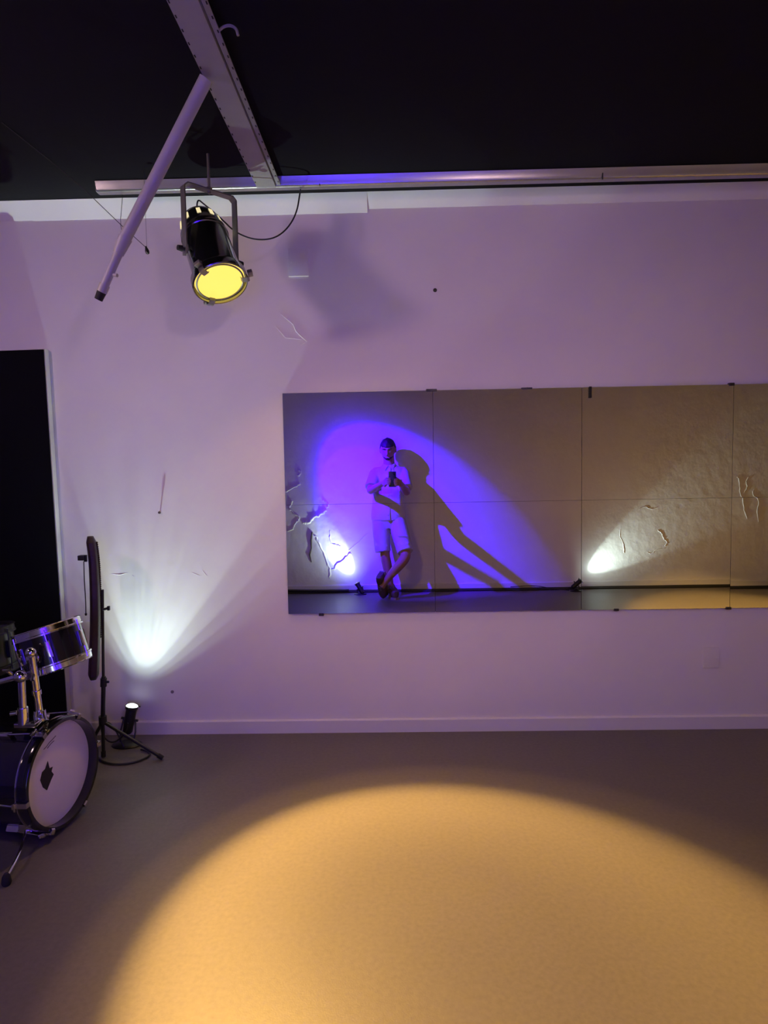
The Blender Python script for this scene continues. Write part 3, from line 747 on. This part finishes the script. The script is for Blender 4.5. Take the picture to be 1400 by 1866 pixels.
def tom(c, up, r, h, shell, label, group, hw='chrome'):
    c = Vector(c); up = Vector(up).normalized()
    root = thing('rack_tom', c - Vector((0, 0, h / 2)), label, 'drum', group)
    T = frame(c, up, (0, -1, 0))
    MB().lathe([(r, h / 2 - 0.012), (r, -h / 2 + 0.012), (r - 0.006, -h / 2 + 0.008), (r - 0.006, h / 2 - 0.008)], T, n=56, close=True).build('shell', shell, root)
    MB().lathe([(r + 0.001, h / 2 - 0.006), (r - 0.01, h / 2 - 0.003), (0.0, h / 2 - 0.003)], T, n=48).build('batter_head', 'head_dark', root)
    MB().lathe([(r + 0.001, -h / 2 + 0.006), (r - 0.01, -h / 2 + 0.003), (0.0, -h / 2 + 0.003)], T, n=48).build('resonant_head', 'head_dark', root)
    for s in (1, -1):
        MB().lathe([(r + 0.002, s * (h / 2 - 0.020)), (r + 0.009, s * (h / 2 - 0.020)), (r + 0.009, s * (h / 2 - 0.015)), (r + 0.006, s * (h / 2 - 0.012)), (r + 0.005, s * (h / 2 + 0.006)), (r + 0.009, s * (h / 2 + 0.008)), (r + 0.006, s * (h / 2 + 0.010)), (r + 0.001, s * (h / 2 + 0.008))], T, n=56, close=True).build('rim', hw, root)
    for k in range(6):
        an = R(60) * k + R(26)
        c_ = Vector((math.cos(an), math.sin(an), 0))
        lg = MB().box((0, 0, 0), (0.016, 0.017, h * 0.42), T @ frame(c_ * (r + 0.006), (0, 0, 1), c_), bev=0.005).build('lug', hw, root)
        MB().cyl(T @ (c_ * (r + 0.010) + Vector((0, 0, -h / 2 + 0.002))), T @ (c_ * (r + 0.010) + Vector((0, 0, h / 2 - 0.002))), 0.0026, n=8).build('tension_rod', hw, lg)
    mb = MB().lathe([(0.0, 0.0), (0.024, 0.0), (0.024, 0.006), (0.014, 0.012), (0.014, 0.022), (0.0, 0.024)], T @ frame((r * math.cos(R(-4)), r * math.sin(R(-4)), -0.012), (math.cos(R(-4)), math.sin(R(-4)), 0)), n=20)
    mb.build('mount_bracket', hw, root)
    return root
tom((-1.289, 2.24, 0.625), (-0.285, 0.06, 0.957), 0.112, 0.146, 'drum_black', 'small black rack tom with chrome rims tilted over the bass drum', 'rack toms')
tom((-1.640, 2.32, 0.585), (-0.10, 0.03, 0.99), 0.135, 0.16, 'drum_olive', 'dark olive rack tom cut by the left edge of the picture', 'rack toms', hw='black_par')

# ------------------------------------------------------------------ person with phone (seen in the mirror)
pe = thing('person', (-0.08, -0.34, 0), 'person in pale short-sleeved shirt and shorts leaning crossed-legged on the back wall, photographing', 'person')

def ell(c, ax, rx, ry, xh=(1, 0, 0), n=20, sq=1.0):
    T = frame(c, ax, xh)
    out = []
    for k in range(n):
        a = 2 * math.pi * k / n
        ca, sa = math.cos(a), math.sin(a)
        out.append(T @ Vector((rx * math.copysign(abs(ca) ** sq, ca), ry * math.copysign(abs(sa) ** sq, sa), 0)))
    return out

def limb(mb, pts, xh=(1, 0, 0), n=20, sub=2):
    """pts: (position, rx, ry); smooth loft along the path"""
    P = [(Vector(p), a, b) for p, a, b in pts]
    for _ in range(sub):
        q = [P[0]]
        for (p0, a0, b0), (p1, a1, b1) in zip(P, P[1:]):
            q += [(p0 * .75 + p1 * .25, a0 * .75 + a1 * .25, b0 * .75 + b1 * .25), (p0 * .25 + p1 * .75, a0 * .25 + a1 * .75, b0 * .25 + b1 * .75)]
        q.append(P[-1]); P = q
    rings = []
    for i, (p, a, b) in enumerate(P):
        t = P[min(i + 1, len(P) - 1)][0] - P[max(i - 1, 0)][0]
        rings.append(ell(p, t, a, b, xh, n))
    mb.loft(rings)

def remeshed(mb, voxel, smooth_it=4):
    bm = mb.bm
    bmesh.ops.recalc_face_normals(bm, faces=bm.faces[:])
    me = bpy.data.meshes.new('tmp'); bm.to_mesh(me); bm.free()
    o = bpy.data.objects.new('tmp', me); COL.objects.link(o)
    md = o.modifiers.new('r', 'REMESH'); md.mode = 'VOXEL'; md.voxel_size = voxel; md.use_smooth_shade = True
    ms = o.modifiers.new('s', 'SMOOTH'); ms.factor = 0.5; ms.iterations = smooth_it
    dg = bpy.context.evaluated_depsgraph_get(); dg.update()
    me2 = bpy.data.meshes.new_from_object(o.evaluated_get(dg))
    bpy.data.objects.remove(o); bpy.data.meshes.remove(me)
    out = MB(); out.bm.from_mesh(me2); bpy.data.meshes.remove(me2)
    return out

# joints (facing +y, the person's right side is at +x)
HIP = Vector((-0.070, -0.475, 0.83)); CH = Vector((-0.055, -0.535, 1.20)); NK = Vector((-0.055, -0.530, 1.355))
SHL, SHR = Vector((-0.198, -0.535, 1.258)), Vector((0.092, -0.535, 1.258))
ELL, ELR = Vector((-0.248, -0.350, 1.075)), Vector((0.118, -0.350, 1.055))
WRL, WRR = Vector((-0.105, -0.115, 1.160)), Vector((0.065, -0.115, 1.140))
HD = Vector((-0.064, -0.490, 1.490))
HDT = frame(HD, Vector((-0.06, 0.34, 0.94)), (1, 0.0, 0))      # head local: z up along the tilted head, y forward is computed below
body = MB()
# torso
body.loft([ell(c, ax, rx, ry, (1, 0, 0), 28, 0.85) for c, ax, rx, ry in (
    (HIP + Vector((0, 0.0, -0.10)), (0, 0, 1), 0.10, 0.075), (HIP + Vector((0, 0, -0.03)), (0, 0, 1), 0.160, 0.108), (HIP + Vector((0, 0, 0.06)), (0, -.1, 1), 0.155, 0.105),
    (HIP + Vector((0.004, -0.025, 0.18)), (0, -.1, 1), 0.142, 0.100), (CH + Vector((0, -0.0, -0.06)), (0, -.1, 1), 0.155, 0.110), (CH + Vector((0, 0, 0.04)), (0, 0, 1), 0.165, 0.108),
    (CH + Vector((0, 0, 0.10)), (0, 0, 1), 0.140, 0.085), (NK + Vector((0, 0, -0.035)), (0, .1, 1), 0.075, 0.065), (NK, (0, .2, 1), 0.056, 0.058))])
limb(body, [(NK + Vector((0, 0, -0.05)), 0.062, 0.062), (NK + Vector((0, 0.008, 0.02)), 0.056, 0.058), (HD + Vector((0.004, -0.01, -0.05)), 0.058, 0.062)])
# legs: standing left leg, right leg crossing in front
KNL, ANL = Vector((-0.112, -0.395, 0.445)), Vector((-0.055, -0.385, 0.085))
KNR, ANR = Vector((0.098, -0.255, 0.425)), Vector((-0.128, -0.225, 0.160))
limb(body, [(Vector((-0.145, -0.47, 0.80)), 0.088, 0.092), (Vector((-0.135, -0.44, 0.62)), 0.078, 0.082), (KNL + Vector((0, 0, 0.03)), 0.054, 0.056), (KNL - Vector((0, 0, 0.03)), 0.050, 0.052),
            (KNL.lerp(ANL, 0.35) + Vector((0, -0.016, 0)), 0.052, 0.058), (KNL.lerp(ANL, 0.75), 0.036, 0.040), (ANL, 0.033, 0.037), (ANL - Vector((0, 0, 0.04)), 0.034, 0.04)])
limb(body, [(Vector((0.010, -0.47, 0.80)), 0.088, 0.092), (Vector((0.055, -0.37, 0.62)), 0.078, 0.082), (KNR + Vector((0, -0.01, 0.03)), 0.054, 0.058), (KNR + Vector((-0.01, 0.0, -0.025)), 0.050, 0.054),
            (KNR.lerp(ANR, 0.35) + Vector((0.004, -0.016, -0.004)), 0.050, 0.056), (KNR.lerp(ANR, 0.75), 0.036, 0.039), (ANR, 0.033, 0.036), (ANR + Vector((-0.018, -0.002, -0.03)), 0.034, 0.038)])
# arms
for SH, EL, WR in ((SHL, ELL, WRL), (SHR, ELR, WRR)):
    limb(body, [(SH, 0.052, 0.055), (SH.lerp(EL, 0.35), 0.047, 0.047), (SH.lerp(EL, 0.8), 0.040, 0.040), (EL, 0.038, 0.038), (EL.lerp(WR, 0.25), 0.040, 0.037), (EL.lerp(WR, 0.7), 0.031, 0.027), (WR, 0.027, 0.022), (WR + (WR - EL).normalized() * 0.03, 0.028, 0.020)])
# hands: palm, four fingers behind... round the phone edge onto its back, thumb on the screen side
PHC = Vector((-0.022, -0.0105, 1.193))       # phone centre, lens at top right seen in the mirror
for s, WR in ((-1, WRL), (1, WRR)):
    edge = PHC.x + s * 0.0375
    base = Vector((edge + s * 0.036, -0.052, 1.150))
    limb(body, [(WR, 0.027, 0.021), (WR.lerp(base, 0.5), 0.034, 0.019), (base + Vector((0, 0, 0.004)), 0.040, 0.017), (base + Vector((-s * 0.006, 0.012, 0.020)), 0.036, 0.014)], xh=(0.0, 0.25, 1), n=16, sub=1)
    for k in range(4):
        z = 1.205 - 0.019 * k - (0.0 if s < 0 else 0.012)
        ln = (0.031, 0.036, 0.034, 0.026)[k]
        root = Vector((base.x + s * 0.004, base.y + 0.012, 1.176 - 0.016 * k))
        k1 = Vector((edge + s * 0.019, -0.014, z + 0.001)); k2 = Vector((edge + s * 0.010, 0.0015, z)); k3 = Vector((edge - s * ln * 0.75, 0.0055, z - 0.002)); 
        limb(body, [(root, 0.0098, 0.0098), (k1, 0.0090, 0.0090), (k2, 0.0086, 0.0086), (k3, 0.0072, 0.0068)], n=10, sub=1)
    tb = Vector((base.x - s * 0.004, base.y - 0.008, 1.160))
    limb(body, [(tb, 0.014, 0.012), (tb + Vector((-s * 0.010, 0.010, 0.026)), 0.0115, 0.0105), (Vector((edge + s * 0.004, -0.029, 1.202)), 0.0098, 0.0092), (Vector((edge - s * 0.016, -0.0250, 1.216)), 0.0080, 0.0070)], n=10, sub=1)
# head: shaped sphere, local axes X = right(+x), Y = face direction, Z = crown
hz = Vector((-0.05, 0.30, 0.95)).normalized(); hx = Vector((1, 0.10, 0.05)); hx = (hx - hz * hx.dot(hz)).normalized(); hy = hz.cross(hx)
HT = Matrix.Translation(HD) @ Matrix((hx, hy, hz)).transposed().to_4x4()
def head_shape(v, grow=0.0):
    x, y, z = v
    X, Y, Z = x * (0.076 + grow), y * (0.096 + grow), z * (0.112 + grow)
    if z < 0:                                   # jaw narrows, chin forward
        k = -z
        X *= 1 - 0.30 * k ** 1.4
        Y = Y * (1 - 0.22 * k) + 0.022 * k * (1 if y > -0.2 else 0.3)
    if y < 0: Y *= 1.05
    if y > 0.6 and abs(x) < 0.5:                # brow / eye sockets / mouth
        if 0.0 < z < 0.22: Y -= 0.010 * (1 - abs(z - 0.10) / 0.12) * min(1, abs(x) / 0.2)
        if 0.22 < z < 0.40: Y += 0.004
        if -0.55 < z < -0.45: Y += 0.003
    return Vector((X, Y, Z))
k = bmesh.ops.create_uvsphere(body.bm, u_segments=40, v_segments=28, radius=1.0)
for v in k['verts']:
    v.co = HT @ head_shape(v.co.copy())
limb(body, [(HT @ Vector((0, 0.086, 0.022)), 0.008, 0.008), (HT @ Vector((0, 0.104, -0.012)), 0.012, 0.011), (HT @ Vector((0, 0.100, -0.030)), 0.015, 0.011), (HT @ Vector((0, 0.085, -0.036)), 0.010, 0.008)], n=12, sub=1)
limb(body, [(HT @ Vector((-0.024, 0.084, -0.062)), 0.005, 0.004), (HT @ Vector((0, 0.096, -0.060)), 0.007, 0.006), (HT @ Vector((0.024, 0.084, -0.062)), 0.005, 0.004)], n=10, sub=1)
for s in (-1, 1):
    body.ball(HT @ Vector((s * 0.078, -0.006, -0.008)), 1.0, (0.010, 0.018, 0.031), HT.to_3x3().to_4x4(), n=8)
remeshed(body, 0.0052, 3).build('body', 'skin', pe)
# eyes
for s in (-1, 1):
    e_ = MB().ball(HT @ Vector((s * 0.030, 0.072, 0.008)), 0.0120, n=8).build('eye', 'eye', pe)
    MB().ball(HT @ Vector((s * 0.030, 0.0800, 0.003)), 0.0050, n=6).build('pupil', 'lensglass', e_)
# hair cap and short beard
mb = MB()
k = bmesh.ops.create_uvsphere(mb.bm, u_segments=40, v_segments=28, radius=1.0)
dele = []
for v in k['verts']:
    x, y, z = v.co
    line = 0.40 if y > 0.35 else (0.40 - (0.35 - y) * 0.9 if y > -0.35 else -0.30)
    g = 0.0085 + 0.003 * math.sin(11 * x + 5 * z) * math.sin(9 * y)
    keep = z > line
    v.co = HT @ head_shape(Vector((x, y, z)), g if keep else -0.012)
mb.build('hair', 'hair', pe)
mb = MB()
k = bmesh.ops.create_uvsphere(mb.bm, u_segments=40, v_segments=28, radius=1.0)
for v in k['verts']:
    x, y, z = v.co
    keep = z < -0.52 and y > -0.1
    v.co = HT @ head_shape(Vector((x, y, z)), 0.003 if keep else -0.012)
mb.build('beard', 'hair', pe)
for s in (-1, 1):
    MB().tube([HT @ Vector((s * 0.014, 0.094, 0.030)), HT @ Vector((s * 0.030, 0.094, 0.034)), HT @ Vector((s * 0.048, 0.080, 0.028))], 0.004, n=6).build('eyebrow', 'hair', pe)

# shirt: torso + sleeves in one remeshed cloth shell
sh = MB()
sh.loft([ell(c, ax, rx, ry, (1, 0, 0), 32, 0.85) for c, ax, rx, ry in (
    (HIP + Vector((0, 0.000, -0.055)), (0, 0, 1), 0.178, 0.128), (HIP + Vector((0, 0.004, 0.02)), (0, 0, 1), 0.174, 0.127), (HIP + Vector((0.0, -0.006, 0.12)), (0, -.1, 1), 0.162, 0.122),
    (HIP + Vector((0.004, -0.028, 0.22)), (0, -.1, 1), 0.160, 0.120), (CH + Vector((0, 0, -0.05)), (0, -.1, 1), 0.168, 0.122), (CH + Vector((0, 0, 0.04)), (0, 0, 1), 0.175, 0.118),
    (CH + Vector((0, 0, 0.098)), (0, 0, 1), 0.150, 0.094), (NK + Vector((0, 0, -0.036)), (0, .1, 1), 0.086, 0.076), (NK + Vector((0, 0.002, -0.010)), (0, .2, 1), 0.068, 0.070))])
for SH, EL in ((SHL, ELL), (SHR, ELR)):
    d_ = (EL - SH)
    limb(sh, [(SH.lerp(CH + Vector((0, 0, 0.07)), 0.4), 0.056, 0.062), (SH, 0.060, 0.064), (SH + d_ * 0.4, 0.062, 0.064), (SH + d_ * 0.80, 0.068, 0.070)], sub=1)
# soft folds
for zz, yy, ln in ((0.90, 0.118, 0.11), (0.86, 0.118, 0.13), (0.96, 0.112, 0.10), (1.03, 0.108, 0.09)):
    sh.tube([(HIP.x - ln, HIP.y + yy * 0.55, zz + 0.05), (HIP.x - ln * 0.3, HIP.y + yy * 0.92, zz + 0.01), (HIP.x + ln * 0.4, HIP.y + yy * 0.9, zz - 0.005), (HIP.x + ln, HIP.y + yy * 0.45, zz + 0.035)], 0.010, n=8, smooth=2)
shirt = remeshed(sh, 0.008, 5).build('shirt', 'shirt', pe)
# collar, placket, buttons
for s in (-1, 1):
    p = NK + Vector((0, 0, -0.022))
    a_ = [p + Vector((s * 0.062, -0.03, 0.018)), p + Vector((s * 0.060, 0.045, 0.014)), p + Vector((s * 0.012, 0.090, -0.012)), p + Vector((s * 0.040, 0.104, -0.055)), p + Vector((s * 0.085, 0.050, -0.022))]
    mb = MB(); mb.loft([[q + Vector((0, 0.002, 0.004)) for q in a_], [q - Vector((0, 0.004, 0.004)) for q in a_]])
    mb.build('collar_wing', 'shirt', shirt)
pts = [Vector((x, y + 0.004, z)) for x, y, z in ((-0.056, -0.436, 1.310), (-0.056, -0.412, 1.240), (-0.056, -0.409, 1.15), (-0.058, -0.384, 1.05), (-0.066, -0.357, 0.95), (-0.070, -0.340, 0.85), (-0.070, -0.342, 0.785))]
mb = MB(); mb.loft([[p + Vector((sx * 0.015, sy, 0)) for sx, sy in ((-1, 0), (1, 0), (1, -0.012), (-1, -0.012))] for p in pts]); mb.build('placket', 'shirt', shirt, smooth=False)
for i in range(1, 6):
    p = pts[i].lerp(pts[i + 1], 0.3) if i < 6 else pts[i]
    MB().cyl(p, p + Vector((0, 0.003, 0)), 0.006, n=12).build('button', 'sole', shirt)

# shorts
so = MB()
so.loft([ell(c, (0, 0, 1), rx, ry, (1, 0, 0), 32, 0.85) for c, rx, ry in ((HIP + Vector((0, 0.005, -0.14)), 0.150, 0.105), (HIP + Vector((0, 0.002, -0.06)), 0.170, 0.118), (HIP + Vector((0, 0, 0.03)), 0.160, 0.112))])
limb(so, [(Vector((-0.148, -0.47, 0.79)), 0.092, 0.104), (Vector((-0.146, -0.445, 0.66)), 0.090, 0.100), (Vector((-0.138, -0.418, 0.53)), 0.082, 0.092), (Vector((-0.130, -0.405, 0.455)), 0.080, 0.088)], sub=1)
limb(so, [(Vector((0.008, -0.47, 0.79)), 0.092, 0.104), (Vector((0.042, -0.400, 0.66)), 0.090, 0.098), (Vector((0.078, -0.318, 0.53)), 0.084, 0.090), (Vector((0.094, -0.278, 0.462)), 0.080, 0.086)], sub=1)
for (a_, b_, c_) in (((-0.21, -0.37, 0.60), (-0.15, -0.335, 0.575), (-0.09, -0.36, 0.59)), ((-0.20, -0.36, 0.53), (-0.15, -0.325, 0.51), (-0.08, -0.35, 0.52)), ((0.0, -0.31, 0.64), (0.05, -0.275, 0.615), (0.11, -0.30, 0.635)), ((0.02, -0.26, 0.56), (0.07, -0.225, 0.54), (0.13, -0.25, 0.56)), ((0.00, -0.37, 0.73), (0.04, -0.345, 0.70), (0.10, -0.37, 0.71))):
    so.tube([a_, b_, c_], 0.009, n=8, smooth=2)
shorts = remeshed(so, 0.008, 4).build('shorts', 'shorts', pe)
MB().box((0.070, -0.264, 0.628), (0.09, 0.006, 0.012), Matrix.Identity(4), bev=0.002).build('pocket_flap', 'shorts', shorts)

# shoes
def shoe(ankle, toe_dir, up, ln=0.265):
    toe_dir = Vector(toe_dir).normalized(); upv = Vector(up); upv = (upv - toe_dir * upv.dot(toe_dir)).normalized()
    sd = toe_dir.cross(upv)
    T = Matrix.Translation(ankle) @ Matrix((sd, toe_dir, upv)).transposed().to_4x4()
    mb = MB()
    secs = [(-0.075, 0.026, 0.030, 0.028), (-0.060, 0.036, 0.050, 0.040), (-0.02, 0.038, 0.052, 0.046), (0.03, 0.038, 0.036, 0.036), (0.09, 0.045, 0.024, 0.028), (0.14, 0.046, 0.016, 0.022), (0.175, 0.034, 0.008, 0.016), (0.190, 0.014, 0.002, 0.010)]
    rings = []
    for y_, wx, ztop, zc in secs:
        zb_ = -0.070
        ring = []
        for q in range(18):
            a = 2 * math.pi * q / 18
            z_ = (ztop - zb_) / 2 * math.copysign(abs(math.sin(a)) ** 0.8, math.sin(a)) + (ztop + zb_) / 2 * 1.0
            ring.append(T @ Vector((wx * math.copysign(abs(math.cos(a)) ** 0.7, math.cos(a)), y_, z_ - 0.006)))
        rings.append(ring)
    o = mb.loft(rings).build('shoe', 'shoe', pe)
    mb = MB()
    out = [(-0.028, -0.078), (0.028, -0.078), (0.039, -0.03), (0.038, 0.03), (0.047, 0.09), (0.046, 0.15), (0.028, 0.188), (0.0, 0.197), (-0.028, 0.188), (-0.046, 0.15), (-0.047, 0.09), (-0.038, 0.03), (-0.039, -0.03)]
    mb.prism(out, -0.088, -0.066, T)
    mb.build('sole', 'sole', o, smooth=False)
    for y_, z_ in ((0.045, 0.030), (0.065, 0.024), (0.085, 0.019)):
        MB().tube([T @ Vector((-0.024, y_, z_ - 0.010)), T @ Vector((0, y_ + 0.003, z_)), T @ Vector((0.024, y_, z_ - 0.010))], 0.003, n=6).build('lace', 'sole', o)
    return o
shoe(ANL + Vector((0.008, -0.005, 0.004)), (0.20, 0.97, 0.0), (0, 0, 1))
shoe(ANR + Vector((-0.030, -0.004, 0.020)), (0.10, -0.30, -0.95), (-0.35, 0.90, -0.30))

# phone
ph = thing('phone', PHC - Vector((0, 0, 0.0735)), 'black phone held at chest height by the person in the mirror', 'phone')
MB().box(tuple(PHC), (0.0715, 0.008, 0.147), bev=0.003).build('phone_body', 'phone', ph)
MB().box(tuple(PHC - Vector((0, 0.0042, 0))), (0.066, 0.0006, 0.140)).build('screen', 'lensglass', ph, smooth=False)
MB().box((PHC.x + 0.0165, PHC.y + 0.0047, PHC.z + 0.052), (0.034, 0.0016, 0.036), bev=0.0006).build('camera_bump', 'phone', ph)
for dx, dz in ((0.009, 0.060), (0.024, 0.060), (0.0165, 0.044)):
    p = Vector((PHC.x + dx, PHC.y + 0.0055, PHC.z + dz))
    MB().cyl(p - Vector((0, 0.001, 0)), p + Vector((0, 0.001, 0)), 0.0062, n=16).build('camera_lens', 'lensglass', ph)
